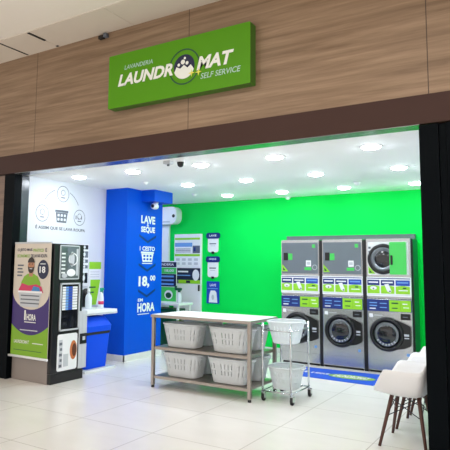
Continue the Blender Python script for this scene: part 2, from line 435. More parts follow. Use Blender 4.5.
# pillar camera
t = thing('bullet_camera', (-5.78, 7.62, 2.60), 'white security camera under the blue beam on the pillar', 'security camera')
MB(M['white']).lathe([(0, 0), (0.045, 0), (0.045, -0.02), (0, -0.02)], (-5.70, 7.62, 2.60), 18).build('mount', t)
MB(M['white']).lathe([(0, -0.05), (0.05, -0.04), (0.055, 0.0), (0.05, 0.06), (0.0, 0.07)], (-5.70, 7.60, 2.535), 18, axis='Y').build('housing', t)
MB(M['blackp']).lathe([(0, 0.0), (0.03, 0.0), (0.028, 0.012), (0, 0.014)], (-5.70, 7.531, 2.535), 16, axis='Y').build('lens', t)
# sensor on the fascia
t = thing('fascia_sensor', (-4.63, FY, 4.39), 'small dark sensor at the top of the wood fascia, left of the green sign', 'sensor')
MB(M['slot']).box(-4.70, -4.62, FY - 0.05, FY, 4.355, 4.40, bev=0.006).build('bracket', t)
MB(M['grey']).box(-4.61, -4.56, FY - 0.06, FY, 4.36, 4.41, bev=0.01).build('sensor_head', t)

# ------------------------------------------------------------------ sign
SX0, SX1, SZ0, SZ1, SY = -4.436, -2.52, 3.392, 4.046, FY - 0.12
t = thing('shop_sign', (-3.478, FY, SZ0), 'green rectangular laundromat shop sign with white slanted lettering on the wood fascia', 'sign')
b = MB(M['sign_green'], M['sign_side'])
b.prism(front(0, SY, 0), rr(SX0, SX1, SZ0, SZ1, 0.012), -0.12, 0.0, 0, 1)
b.build('panel', t)
p = front(0, SY, 0)
g = MB()
g.text(p, 'LAUNDR', -4.285, 3.643, 0.80, 0.145, 'sign_white', 3, shear=0.25, bold=0.04)
g.print_('lettering', t)['label'] = 'white slanted LAUNDR lettering'
g = MB()
g.text(p, 'MAT', -3.17, 3.640, 0.46, 0.150, 'sign_white', 3, shear=0.25, bold=0.04)
g.print_('lettering', t)['label'] = 'white slanted MAT lettering'
g = MB()
g.text(p, 'LAVANDERIA', -4.19, 3.838, 0.42, 0.052, 'sign_pale', 2, shear=0.2, bold=0.01)
g.print_('tagline', t)
g = MB()
g.text(p, 'SELF SERVICE', -3.12, 3.535, 0.49, 0.062, 'sign_pale', 2, shear=0.2, bold=0.012)
g.print_('tagline', t)['label'] = 'small pale lettering'
g = MB()
cx, cy = -3.335, 3.715
g.ringp(p, cx, cy, 0.188, 0.205, 'sign_ring', 2, 40)
g.poly(p, ell(cx, cy, 0.138, 0.138, 24, math.radians(-22), math.radians(202)), 'dnavy', 3)
low = ell(cx, cy, 0.138, 0.138, 20, math.radians(200), math.radians(340))
g.poly(p, low + [(cx + 0.09, cy + 0.01), (cx + 0.045, cy - 0.02), (cx, cy + 0.02), (cx - 0.05, cy - 0.015), (cx - 0.1, cy + 0.01)], 'sign_white', 4)
for dx, dy, r in ((-0.015, 0.055, 0.028), (-0.07, 0.03, 0.018), (0.04, 0.035, 0.02), (0.01, 0.095, 0.015)): g.oval(p, cx + dx, cy + dy, r, r, 'sign_white', 4, 16)
for dx, dy, r in ((0.10, -0.09, 0.045), (0.19, -0.095, 0.045)):
    g.poly(p, [(cx + dx - r, cy + dy), (cx + dx - r * .2, cy + dy - r * .2), (cx + dx, cy + dy - r), (cx + dx + r * .2, cy + dy - r * .2), (cx + dx + r, cy + dy),
               (cx + dx + r * .2, cy + dy + r * .2), (cx + dx, cy + dy + r), (cx + dx - r * .2, cy + dy + r * .2)], 'gold', 5)
g.print_('round_logo', t)['label'] = 'round washing machine window logo with white bubbles'

# ------------------------------------------------------------------ coffee vending machine
VX0, VX1, VY0, VY1, VH = -6.20, -5.46, 5.12, 5.66, 1.80
t = thing('vending_machine', ((VX0 + VX1) / 2, (VY0 + VY1) / 2, 0), 'tall black and grey coffee vending machine by the left wall', 'vending machine')
MB(M['mgrey']).box(VX0, VX1 - 0.06, VY0, VY1, 0.0, VH, bev=0.006).build('cabinet', t)
MB(M['blackp']).box(VX1 - 0.055, VX1, VY0 + 0.004, VY1 + 0.05, 0.0, 0.128, bev=0.004).build('plinth', t)
d = MB(M['blackp']).box(VX1 - 0.06, VX1, VY0, VY1, 0.13, VH, bev=0.008).build('door', t)
p = side(VX1, 0, 0)
b = MB(M['lgrey']); b.prism(p, rr(5.215, 5.575, 1.33, 1.785, 0.02), 0.0, 0.008); b.build('poster_window', d)
g = MB()
p1 = side(VX1 + 0.008, 0, 0)
g.rect(p1, 5.23, 5.56, 1.345, 1.77, 'drum', 1); g.rect(p1, 5.35, 5.50, 1.42, 1.76, 'dryer_grey', 2)
g.oval(p1, 5.43, 1.60, 0.045, 0.10, 'lgrey', 3); g.ringp(p1, 5.45, 1.60, 0.07, 0.085, 'white', 3, 20)
for k in range(6): g.rect(p1, 5.24, 5.31, 1.66 - k * 0.05, 1.68 - k * 0.05, 'white', 2)
g.oval(p1, 5.42, 1.42, 0.08, 0.05, 'white', 3); g.oval(p1, 5.30, 1.38, 0.05, 0.03, 'lgrey', 3); g.rect(p1, 5.51, 5.55, 1.38, 1.74, 'lgrey', 2)
g.print_('poster_print', d)
b = MB(M['lgrey'])
b.prism(p, rr(5.24, 5.26, 0.66, 1.285, 0.008), 0, 0.015); b.prism(p, rr(5.58, 5.60, 0.66, 1.285, 0.008), 0, 0.015)
b.prism(p, rr(5.24, 5.60, 1.265, 1.285, 0.008), 0, 0.015); b.prism(p, rr(5.24, 5.60, 0.66, 0.68, 0.008), 0, 0.015)
b.build('niche_frame', d)
g = MB(); g.rect(p, 5.26, 5.58, 0.68, 1.265, 'glass_dark', 1)
g.rect(p, 5.285, 5.345, 0.93, 1.235, 'white', 2); g.rect(p, 5.345, 5.395, 0.93, 1.235, 'lblue', 2); g.rect(p, 5.395, 5.47, 0.93, 1.235, 'royal', 2); g.rect(p, 5.47, 5.56, 0.93, 1.235, 'white', 2)
for k in range(8): g.rect(p, 5.285, 5.56, 0.955 + k * 0.036, 0.961 + k * 0.036, 'grey', 3)
g.print_('selection_panel', d)
b = MB(M['white']); b.prism(p, rr(5.225, 5.58, 0.15, 0.62, 0.03), 0, 0.008); b.build('lower_panel', d)
g = MB(); q = side(VX1 + 0.008, 0, 0)
g.oval(q, 5.51, 0.40, 0.065, 0.125, 'orange', 1); g.oval(q, 5.525, 0.40, 0.04, 0.085, 'coffee', 2); g.print_('cup_print', d); g = MB()
g.rect(q, 5.25, 5.31, 0.19, 0.55, 'lgrey', 1)
for k in range(5): g.rect(q, 5.255 + 0.012 * (k % 2), 5.305, 0.20 + k * 0.07, 0.235 + k * 0.07, 'grey', 2)
g.print_('menu_print', d); g = MB()
g.rect(q, 5.33, 5.42, 0.20, 0.36, 'lgrey', 1)
g.print_('coffee_print', d)
b = MB(M['lgrey']); b.box(VX1, VX1 + 0.012, 5.605, 5.662, 0.14, 0.90, bev=0.004); b.box(VX1 - 0.3, VX1 + 0.012, 5.662, 5.755, 0.14, 0.90, bev=0.004); b.build('cup_module', t)
b = MB(M['blackp']); b.box(VX1 + 0.012, VX1 + 0.022, 5.62, 5.745, 0.46, 0.60, bev=0.004); b.box(VX1 + 0.022, VX1 + 0.03, 5.66, 5.71, 0.51, 0.56, 'lgrey', bev=0.003); b.build('coin_return', t)

# hanging banner on the machine side
BX0, BX1, BYY = -6.19, -5.485, 5.085
t = thing('hanging_banner', ((BX0 + BX1) / 2, BYY, 0.30), 'printed banner of a bearded man with a laundry basket hanging on the vending machine side', 'banner')
b = MB(M['cream']); b.box(BX0, BX1, BYY, BYY + 0.006, 0.32, 1.815); b.build('sheet', t)
p = front(0, BYY, 0)
cx = (BX0 + BX1) / 2
g = MB()
# purple field with cream bowl above and lime below
bowl = [] if True else [(BX0, 1.13)] + [(cx + 0.3525 * math.cos(a), 1.02 - 0.30 * math.sin(a) * 0.9 + 0.11 * math.cos(a) ** 2) for a in [PI - i * PI / 14 for i in range(15)]] + [(BX1, 1.13)]
g.poly(p, [(BX0, 0.34), (BX1, 0.34), (BX1, 1.17), (BX0, 1.17)], 'purple', 1)
g.poly(p, [(cx + 0.3525 * math.cos(a), 1.17 - 0.24 * math.sin(a)) for a in [PI + i * -PI / 16 for i in range(17)]][::-1], 'cream', 2)
arc = [(BX0 + (BX1 - BX0) * i / 16, 0.60 + 0.13 * ((i - 8) / 8.0) ** 2) for i in range(17)]
g.poly(p, [(BX0, 0.33), (BX1, 0.33)] + arc[::-1], 'limed', 2)
g.print_('colour_field', t)
g = MB()
g.text(p, 'O JEITO MAIS', BX0 + 0.06, 1.69, 0.29, 0.048, 'dnavy', 2, bold=0.02); g.text(p, 'PRÁTICO', BX0 + 0.37, 1.69, 0.20, 0.052, 'limed', 2, bold=0.02); g.text(p, 'E', BX0 + 0.60, 1.69, 0.03, 0.048, 'dnavy', 2, bold=0.02)
g.text(p, 'ECONÔMICO', BX0 + 0.06, 1.615, 0.25, 0.052, 'limed', 2, bold=0.02); g.text(p, 'DE LAVAR ROUPA', BX0 + 0.33, 1.615, 0.31, 0.045, 'dnavy', 2, bold=0.02)
for k in range(4): g.rect(p, BX0 + 0.07, BX0 + 0.19 - 0.02 * (k % 2), 1.50 - k * 0.045, 1.52 - k * 0.045, 'grey', 2)
g.print_('headline', t); g = MB()
g.text(p, '1', BX0 + 0.245, 0.79, 0.03, 0.13, 'sign_white', 3, bold=0.03); g.text(p, 'HORA', BX0 + 0.29, 0.79, 0.18, 0.085, 'sign_white', 3, bold=0.03)
g.print_('price_lettering', t); g = MB()
g.rect(p, BX0 + 0.25, BX0 + 0.47, 0.762, 0.773, 'sign_white', 3); g.rect(p, BX0 + 0.17, BX0 + 0.51, 0.655, 0.668, 'lgrey', 3)
g.print_('underline_print', t); g = MB()
g.text(p, 'LAUNDROMAT', BX0 + 0.06, 0.485, 0.30, 0.045, 'sign_white', 3, shear=0.25, bold=0.02)
g.rect(p, BX0 + 0.42, BX0 + 0.62, 0.495, 0.505, 'sign_white', 3); g.rect(p, BX0 + 0.06, BX0 + 0.6, 0.395, 0.402, 'dgreen', 3)
g.print_('lettering', t)
g = MB()   # the printed man
mx = cx - 0.01; p = front(0, BYY, 0.065)
g.poly(p, [(mx - 0.19, 1.06), (mx + 0.19, 1.06), (mx + 0.185, 1.22), (mx + 0.13, 1.30), (mx + 0.06, 1.335), (mx - 0.06, 1.335), (mx - 0.13, 1.30), (mx - 0.185, 1.22)], 'limed', 3)
g.poly(p, [(mx - 0.035, 1.30), (mx + 0.035, 1.30), (mx + 0.04, 1.38), (mx - 0.04, 1.38)], 'skin', 4)
g.oval(p, mx, 1.445, 0.064, 0.088, 'skin', 5)
g.poly(p, ell(mx, 1.475, 0.068, 0.078, 16, 0.1, PI - 0.1), 'hair', 6)
g.poly(p, [(mx - 0.064, 1.44), (mx - 0.05, 1.425), (mx - 0.03, 1.42), (mx + 0.03, 1.42), (mx + 0.05, 1.425), (mx + 0.064, 1.44), (mx + 0.05, 1.37), (mx + 0.02, 1.345), (mx - 0.02, 1.345), (mx - 0.05, 1.37)], 'hair', 6)
g.rect(p, mx - 0.025, mx + 0.025, 1.398, 1.406, 'white', 7)
for sx in (-1, 1): g.oval(p, mx + sx * 0.026, 1.456, 0.009, 0.006, 'hair', 7, 10); g.rect(p, mx + sx * 0.026 - 0.014, mx + sx * 0.026 + 0.014, 1.468, 1.473, 'hair', 7)
g.poly(p, [(mx - 0.006, 1.425), (mx + 0.008, 1.425), (mx + 0.003, 1.458)], 'orange', 7)
g.print_('portrait', t)['label'] = 'printed bearded man in a green shirt'
g = MB(); p = front(0, BYY, 0.165)
g.poly(p, [(cx - 0.26, 0.99), (cx + 0.24, 0.99), (cx + 0.20, 1.07), (cx + 0.1, 1.10), (cx - 0.05, 1.08), (cx - 0.18, 1.11)], 'pink', 4)
g.poly(p, [(cx + 0.0, 0.99), (cx + 0.19, 0.99), (cx + 0.16, 1.06), (cx + 0.05, 1.075)], 'teal', 5)
g.poly(p, [(cx - 0.19, 0.80), (cx + 0.15, 0.80), (cx + 0.21, 1.0), (cx - 0.24, 1.0)], 'lgrey', 5)
for k in range(3): g.rect(p, cx - 0.19, cx + 0.17, 0.84 + k * 0.05, 0.855 + k * 0.05, 'grey', 6)
g.rect(p, cx - 0.25, cx + 0.22, 0.985, 1.01, 'white', 6)
g.print_('basket_print', t)
p = front(0, BYY, 0.03)
g = MB()
g.oval(p, BX1 - 0.135, 1.43, 0.105, 0.125, 'dnavy', 3); g.text(p, '18', BX1 - 0.20, 1.385, 0.11, 0.085, 'white', 4, bold=0.03)
g.rect(p, BX1 - 0.19, BX1 - 0.09, 1.495, 1.51, 'lgrey', 4)
g.print_('price_badge', t)
MB(M['white']).tube([(BX0 - 0.03, BYY - 0.008, 0.315), (BX1 + 0.01, BYY - 0.008, 0.315)], 0.016, 10).build('bottom_rail', t)
MB(M['lgrey']).box(BX0, BX1, BYY - 0.006, BYY + 0.03, 1.80, 1.822, bev=0.004).build('top_rail', t)

# ------------------------------------------------------------------ left wall shelf corner
def bottle(name, x, y, z, r, h, label, m='bottle', cap='white', trig=None):
    t = thing(name, (x, y, z), label, 'bottle')
    MB(M[m]).lathe([(0, 0), (r * .96, 0), (r, 0.01), (r, h * .55), (r * .75, h * .68), (r * .38, h * .76), (r * .38, h * .8), (0, h * .8)], (x, y, z), 18).build('body', t)
    if trig:
        b = MB(M[trig]); b.lathe([(0, h * .8), (r * .45, h * .8), (r * .45, h * .88), (0, h * .88)], (x, y, z), 14)
        b.box(x - r * .3, x + r * .3, y - r * .5, y + r * 1.35, z + h * .88, z + h, bev=0.006)
        b.box(x - r * .15, x + r * .15, y + r * .7, y + r * .95, z + h * .72, z + h * .88, bev=0.003)
        b.build('spray_trigger', t)
    else:
        MB(M[cap]).lathe([(0, h * .8), (r * .42, h * .8), (r * .42, h), (0, h)], (x, y, z), 14).build('cap', t)
    return t
t = thing('wall_shelf', (-5.95, 6.28, 0.79), 'white wall shelf above the blue bin, holding bottles', 'shelf')
MB(M['white']).box(LX, -5.65, 5.88, 6.62, 0.80, 0.868, bev=0.006).build('shelf_board', t)
b = MB(M['white']); b.prism(front(0, 6.56, 0), [(LX, 0.62), (LX + 0.03, 0.60), (LX + 0.35, 0.77), (LX + 0.35, 0.80), (LX, 0.80)], 0, 0.02); b.build('bracket', t)
MB(M['lgrey']).box(-5.65, -5.64, 5.89, 6.61, 0.805, 0.83).build('edge_strip', t)
tw = bottle('spray_bottle', -5.88, 6.50, 0.868, 0.042, 0.31, 'white spray bottle with a green trigger on the wall shelf', trig='spray')
MB(M['pink']).lathe([(0.0425, 0.06), (0.043, 0.06), (0.043, 0.11), (0.0425, 0.11)], (-5.88, 6.50, 0.868), 18).build('bottle_label', tw)
bottle('bottle', -5.93, 6.28, 0.868, 0.05, 0.30, 'pale capped bottle on the wall shelf in front of the green notice')
# lime / white dispenser notice on wall
t = thing('wall_notice', (LX, 6.75, 0.88), 'tall lime and white notice on the white wall above the shelf', 'notice')
b = MB(M['white']); b.box(LX, LX + 0.02, 6.62, 6.90, 0.885, 1.575, bev=0.003); b.build('board', t)
p = side(LX + 0.02, 0, 0); g = MB()
g.rect(p, 6.62, 6.90, 1.46, 1.575, 'lime', 1); g.poly(p, [(6.66, 0.89), (6.80, 0.89), (6.89, 1.29), (6.66, 1.29)], 'lime', 1)
for k in range(3): g.rect(p, 6.65, 6.86, 1.33 + k * 0.04, 1.34 + k * 0.04, 'lgrey', 1)
g.rect(p, 6.63, 6.78, 1.16, 1.18, 'dgreen', 2); g.rect(p, 6.64, 6.74, 1.08, 1.10, 'dgreen', 2)
g.print_('notice_print', t)
t = thing('instruction_board', (LX, 6.5, 1.2), 'narrow black and white board of picture notices on the white wall behind the vending machine', 'notice')
b = MB(M['white']); b.box(LX, LX + 0.02, 6.41, 6.60, 1.19, 1.85, bev=0.003); b.build('board', t)
g = MB(); p = side(LX + 0.02, 0, 0)
for k, hh in enumerate((0.07, 0.10, 0.05, 0.05, 0.16)):
    v = (1.77, 1.64, 1.56, 1.47, 1.24)[k]
    g.rect(p, 6.425, 6.50, v, v + hh, 'blackp' if k != 2 else 'grey', 1); g.rect(p, 6.515, 6.585, v, v + hh, 'blackp' if k in (0, 4) else 'dryer_grey', 1)
    g.oval(p, 6.50, v + hh / 2, 0.03, hh * .28, 'white', 2, 12)
g.print_('notice_print', t)
t = thing('soap_dispenser', (LX, 6.5, 0.87), 'black rounded dispenser below the black and white board', 'dispenser')
MB(M['blackp']).lathe([(0, 0), (0.07, 0.0), (0.085, 0.04), (0.09, 0.16), (0.06, 0.25), (0.02, 0.28), (0, 0.28)], (LX + 0.1, 6.48, 0.88), 20).build('body', t)
MB(M['lgrey']).box(LX, LX + 0.03, 6.44, 6.52, 0.90, 1.14, bev=0.004).build('back_plate', t)

# blue bin on a white plinth
t = thing('bin_plinth', (-5.86, 6.24, 0), 'low white base board under the blue bin', 'plinth')
MB(M['white']).box(-6.15, -5.62, 5.92, 6.58, 0.0, 0.03, bev=0.005).build('board', t)
MB(M['lgrey']).box(-6.13, -5.64, 5.94, 6.56, 0.03, 0.034).build('pad', t)
t = thing('waste_bin', (-5.86, 6.21, 0.034), 'tall blue plastic waste bin with a black band, under the wall shelf', 'bin')
def loft(b, levels, m=0, r=0.04, cap=True):
    rows = []
    for x0, x1, y0, y1, z in levels: rows.append([b.bm.verts.new((x, y, z)) for x, y in rr(x0, x1, y0, y1, r)])
    n = len(rows[0])
    for A, B in zip(rows, rows[1:]):
        for i in range(n):
            f = b.bm.faces.new([A[i], A[(i + 1) % n], B[(i + 1) % n], B[i]]); f.material_index = b.mi(m); f.smooth = False
    if cap:
        for f in (b.bm.faces.new(rows[0][::-1]), b.bm.faces.new(rows[-1])): f.material_index = b.mi(m)
    return b
loft(MB(M['bin_blue']), [(-6.04, -5.69, 6.01, 6.45, 0.036), (-6.06, -5.665, 5.97, 6.49, 0.52)]).build('body', t)
loft(MB(M['rubber']), [(-6.065, -5.66, 5.965, 6.495, 0.52), (-6.07, -5.655, 5.96, 6.50, 0.56)]).build('band', t)
lid = loft(MB(M['bin_blue']), [(-6.075, -5.65, 5.955, 6.505, 0.56), (-6.08, -5.645, 5.95, 6.51, 0.64), (-6.06, -5.69, 5.97, 6.49, 0.70), (-6.04, -5.75, 6.0, 6.46, 0.77)]).build('lid', t)
b = MB(M['bin_blue']); b.face([(-5.679, 6.04, 0.675), (-5.679, 6.39, 0.675), (-5.735, 6.37, 0.752), (-5.735, 6.06, 0.752)]); 
for v in b.bm.verts: v.co.x += 0.012
b.build('swing_flap', lid)

# ------------------------------------------------------------------ door and posters at the back
d = struct(MB(M['white']).box(-6.50, -5.855, BY - 0.05, BY - 0.001, 0, 2.165, bev=0.004).build('door_1'))
b = MB(M['blackp']); b.box(-5.90, -5.875, BY - 0.09, BY - 0.05, 1.04, 1.16, bev=0.004); b.build('door_handle', d)
pd = front(0, BY - 0.056, 0)
t = thing('price_poster', (-6.18, BY - 0.05, 1.50), 'white price list poster with a lime strip at the top of the white door', 'poster')
MB(M['white']).box(-6.49, -5.87, BY - 0.056, BY - 0.05, 1.50, 2.15).build('sheet', t)
g = MB()
g.rect(pd, -6.48, -5.88, 2.05, 2.09, 'lime', 1); g.rect(pd, -6.48, -5.88, 1.72, 1.765, 'lime', 1); g.rect(pd, -6.48, -6.06, 1.91, 1.99, 'lblue', 1)
g.rect(pd, -6.05, -5.88, 1.78, 1.93, 'dryer_grey', 1); g.rect(pd, -6.03, -5.98, 1.82, 1.90, 'navy', 2)
for k in range(3): g.rect(pd, -6.46, -6.10, 1.80 + k * 0.03, 1.812 + k * 0.03, 'grey', 2)
for i in range(4):
    for j in range(2): g.rect(pd, -6.45 + i * 0.145, -6.36 + i * 0.145, 1.55 + j * 0.08, 1.60 + j * 0.08, 'lgrey', 1)
g.print_('poster_print', t)
t = thing('promo_poster', (-6.18, BY - 0.05, 1.19), 'navy poster with a lime foot at the middle of the white door', 'poster')
MB(M['dnavy']).box(-6.49, -5.87, BY - 0.056, BY - 0.05, 1.18, 1.485).build('sheet', t)
g = MB()
g.rect(pd, -6.49, -5.87, 1.18, 1.25, 'lime', 1); g.oval(pd, -5.97, 1.35, 0.08, 0.11, 'white', 2); g.rect(pd, -6.40, -6.15, 1.40, 1.43, 'white', 1); g.rect(pd, -6.42, -6.10, 1.33, 1.35, 'lblue', 1)
g.rect(pd, -6.49, -6.38, 1.18, 1.25, 'dryer_grey', 2); g.rect(pd, -6.2, -6.1, 1.19, 1.24, 'dnavy', 2)
g.print_('poster_print', t)
# right of door: three wall signs
names = ['white rounded sign with a navy oval header, topmost of the three on the green wall', 'white rounded sign with a navy oval header, just above the blue card']
for k, (z0, z1) in enumerate(((1.77, 2.18), (1.285, 1.72))):
    t = thing('wall_sign', (-5.60, BY, z0), names[k], 'sign', 'signs beside the white door')
    p = front(0, BY, 0); h = z1 - z0
    b = MB(M['white']); b.prism(p, rr(-5.72, -5.485, z0 + 0.03, z1 - 0.05, 0.05), 0, 0.02); b.build('plate', t)
    b = MB(M['navy']); b.prism(p, rr(-5.755, -5.45, z1 - 0.115, z1, 0.045), 0.0, 0.03); b.build('header', t)
    g = MB(); q = front(0, BY - 0.03, 0); g.text(q, 'LAVE' if k == 0 else 'SEQUE', -5.68, z1 - 0.075, 0.16, 0.04, 'white', 1, bold=0.02)
    q = front(0, BY - 0.02, 0); g.rect(q, -5.68, -5.53, z0 + h * .45, z0 + h * .5, 'grey', 1); g.rect(q, -5.66, -5.55, z0 + h * .36, z0 + h * .39, 'lgrey', 1)
    g.print_('sign_print', t)
    MB(M['blackp']).box(-5.635, -5.575, BY - 0.03, BY, z0, z0 + 0.045, bev=0.008).build('clip', t)
t = thing('wall_sign', (-5.60, BY, 0.81), 'royal blue card with a white picture, lowest of the three signs on the green wall', 'sign', 'signs beside the white door')
b = MB(M['royal']); b.prism(front(0, BY, 0), rr(-5.745, -5.46, 0.81, 1.235, 0.012), 0, 0.012); b.build('card', t)
q = front(0, BY - 0.012, 0); g = MB()
g.poly(q, [(-5.69, 0.83), (-5.50, 0.83), (-5.52, 1.02), (-5.55, 1.06), (-5.65, 1.06), (-5.68, 0.98)], 'white', 1); g.text(q, 'LAVE', -5.67, 1.14, 0.14, 0.05, 'white', 1, bold=0.02)
g.rect(q, -5.72, -5.49, 1.09, 1.105, 'lblue', 1); g.oval(q, -5.60, 0.93, 0.03, 0.05, 'lgrey', 2)
g.print_('sign_print', t)
# air conditioner + cable duct
t = thing('air_conditioner', (-6.65, BY, 2.37), 'white wall air conditioner above the white door, half hidden by the blue pillar', 'air conditioner')
b = MB(M['white']); b.prism(front(0, BY, 0), rr(-7.05, -6.36, 2.37, 2.72, 0.13, 7), 0, 0.20); b.build('body', t)
MB(M['lgrey']).box(-6.95, -6.52, BY - 0.204, BY - 0.20, 2.40, 2.43).build('louvre', t)
MB(M['blackp']).lathe([(0, 0), (0.035, 0), (0.03, 0.012), (0, 0.014)], (-6.43, BY - 0.20, 2.53), 16, axis='Y').build('sensor_eye', t)
t = thing('cable_duct', (-6.67, BY, 1.6), 'white vertical cable duct under the air conditioner beside the pillar edge', 'cable duct')
MB(M['white']).box(-6.82, -6.64, BY - 0.06, BY - 0.001, 0.0, 2.34, bev=0.006).build('trunking', t)
MB(M['lgrey']).box(-6.83, -6.63, BY - 0.07, BY - 0.001, 2.34, 2.37).build('end_cap', t)
# side table behind the pillar
t = thing('side_table', (-6.3, 8.85, 0), 'small white side table behind the blue pillar', 'table')
MB(M['white']).box(-6.85, -5.88, 8.62, 9.10, 0.79, 0.83, bev=0.006).build('tabletop', t)
for x in (-6.80, -5.93):
    for y in (8.67, 9.05): MB(M['white']).box(x - 0.02, x + 0.02, y - 0.02, y + 0.02, 0, 0.79, bev=0.004).build('leg', t)
t = thing('poster_board', (-6.54, 9.06, 0.83), 'green and navy price board standing on the white side table', 'poster')
MB(M['white']).box(-6.84, -6.24, 9.05, 9.07, 0.83, 1.62, bev=0.003).build('board', t)
p = front(0, 9.05, 0); g = MB()
g.rect(p, -6.84, -6.24, 1.50, 1.60, 'dnavy', 1); g.text(p, 'LAVANDERIA', -6.80, 1.53, 0.50, 0.045, 'white', 2, bold=0.02)
g.rect(p, -6.84, -6.24, 1.37, 1.49, 'lgreen', 1); g.text(p, '18,00', -6.52, 1.40, 0.22, 0.06, 'white', 2, bold=0.02)
g.rect(p, -6.84, -6.24, 1.12, 1.365, 'dnavy', 1)
for k in range(3): g.rect(p, -6.80, -6.30, 1.15 + 0.075 * k, 1.185 + 0.075 * k, 'lblue', 2)
g.rect(p, -6.84, -6.24, 0.835, 1.11, 'lgreen', 1); g.oval(p, -6.42, 0.96, 0.10, 0.09, 'white', 2); g.oval(p, -6.42, 0.95, 0.07, 0.055, 'dgreen', 3)
g.print_('poster_print', t)
t = thing('pump_bottle', (-6.03, 8.85, 0.83), 'white pump bottle with a dark green head on the side table', 'bottle')
MB(M['bottle']).lathe([(0, 0), (0.045, 0), (0.048, 0.02), (0.045, 0.15), (0.02, 0.19), (0.02, 0.21), (0, 0.21)], (-6.03, 8.85, 0.83), 18).build('body', t)
b = MB(M['dgreen']); b.box(-6.12, -5.98, 8.82, 8.88, 1.06, 1.11, bev=0.012); b.lathe([(0, 0.20), (0.025, 0.20), (0.03, 0.24), (0, 0.24)], (-6.03, 8.85, 0.83), 14); b.box(-6.13, -6.09, 8.83, 8.87, 1.09, 1.15, bev=0.008)
b.build('pump_head', t)
t = thing('storage_bin', (-6.3, 8.75, 0.0), 'dark green storage bin under the white side table', 'bin')
b = MB(M['dgreen']); loft(b, [(-6.58, -6.06, 8.69, 9.02, 0.0), (-6.62, -6.02, 8.66, 9.03, 0.66)]); b.build('body', t)
MB(M['dgreen']).box(-6.64, -6.0, 8.64, 9.03, 0.66, 0.72, bev=0.012).build('lid', t)

# ------------------------------------------------------------------ washer / dryer stacks
WY = 8.57
UX = [(-3.808, -3.157), (-3.106, -2.470), (-2.414, -1.771)]
POS = ['left', 'middle', 'right']
def print_labels(g, p, x0, x1):
    w = x1 - x0
    # white panel with three product cells
    g.rect(p, x0 + 0.015 * w, x1 - .02 * w, 1.372, 1.384, 'navy', 1)
    for k, (a, c) in enumerate(((0.02, 0.30), (0.33, 0.63), (0.66, 0.97))):
        u0 = x0 + a * w; u1 = x0 + c * w; m = (u0 + u1) / 2
        g.rect(p, u0, u1, 1.275, 1.355, 'navy' if k < 2 else 'royal', 1); g.rect(p, u0 + .02, u1 - .02, 1.31, 1.33, 'white' if k < 2 else 'lblue', 2)
        g.poly(p, [(u0, 1.155), (u1, 1.155), (u1, 1.262), (m, 1.278), (u0, 1.262)], 'lime', 1)
        if k == 0: g.oval(p, m, 1.235, 0.05, 0.028, 'white', 2, 14); g.oval(p, m, 1.225, 0.012, 0.012, 'dryer_grey', 3, 10)
        if k == 1: g.poly(p, [(u0 + .05, 1.29), (u0 + .09, 1.19), (u0 + .14, 1.165), (u0 + .15, 1.20), (u0 + .11, 1.30)], 'white', 2); g.oval(p, u0 + .13, 1.19, 0.013, 0.013, 'dryer_grey', 3, 10)
        if k == 2: g.rect(p, u0 + .04, u1 - .03, 1.20, 1.212, 'white', 2); g.rect(p, u0 + .1, u1 - .05, 1.23, 1.25, 'dgreen', 2)
    g.rect(p, x0 + .015 * w, x1 - .02 * w, 1.135, 1.142, 'lgrey', 1)
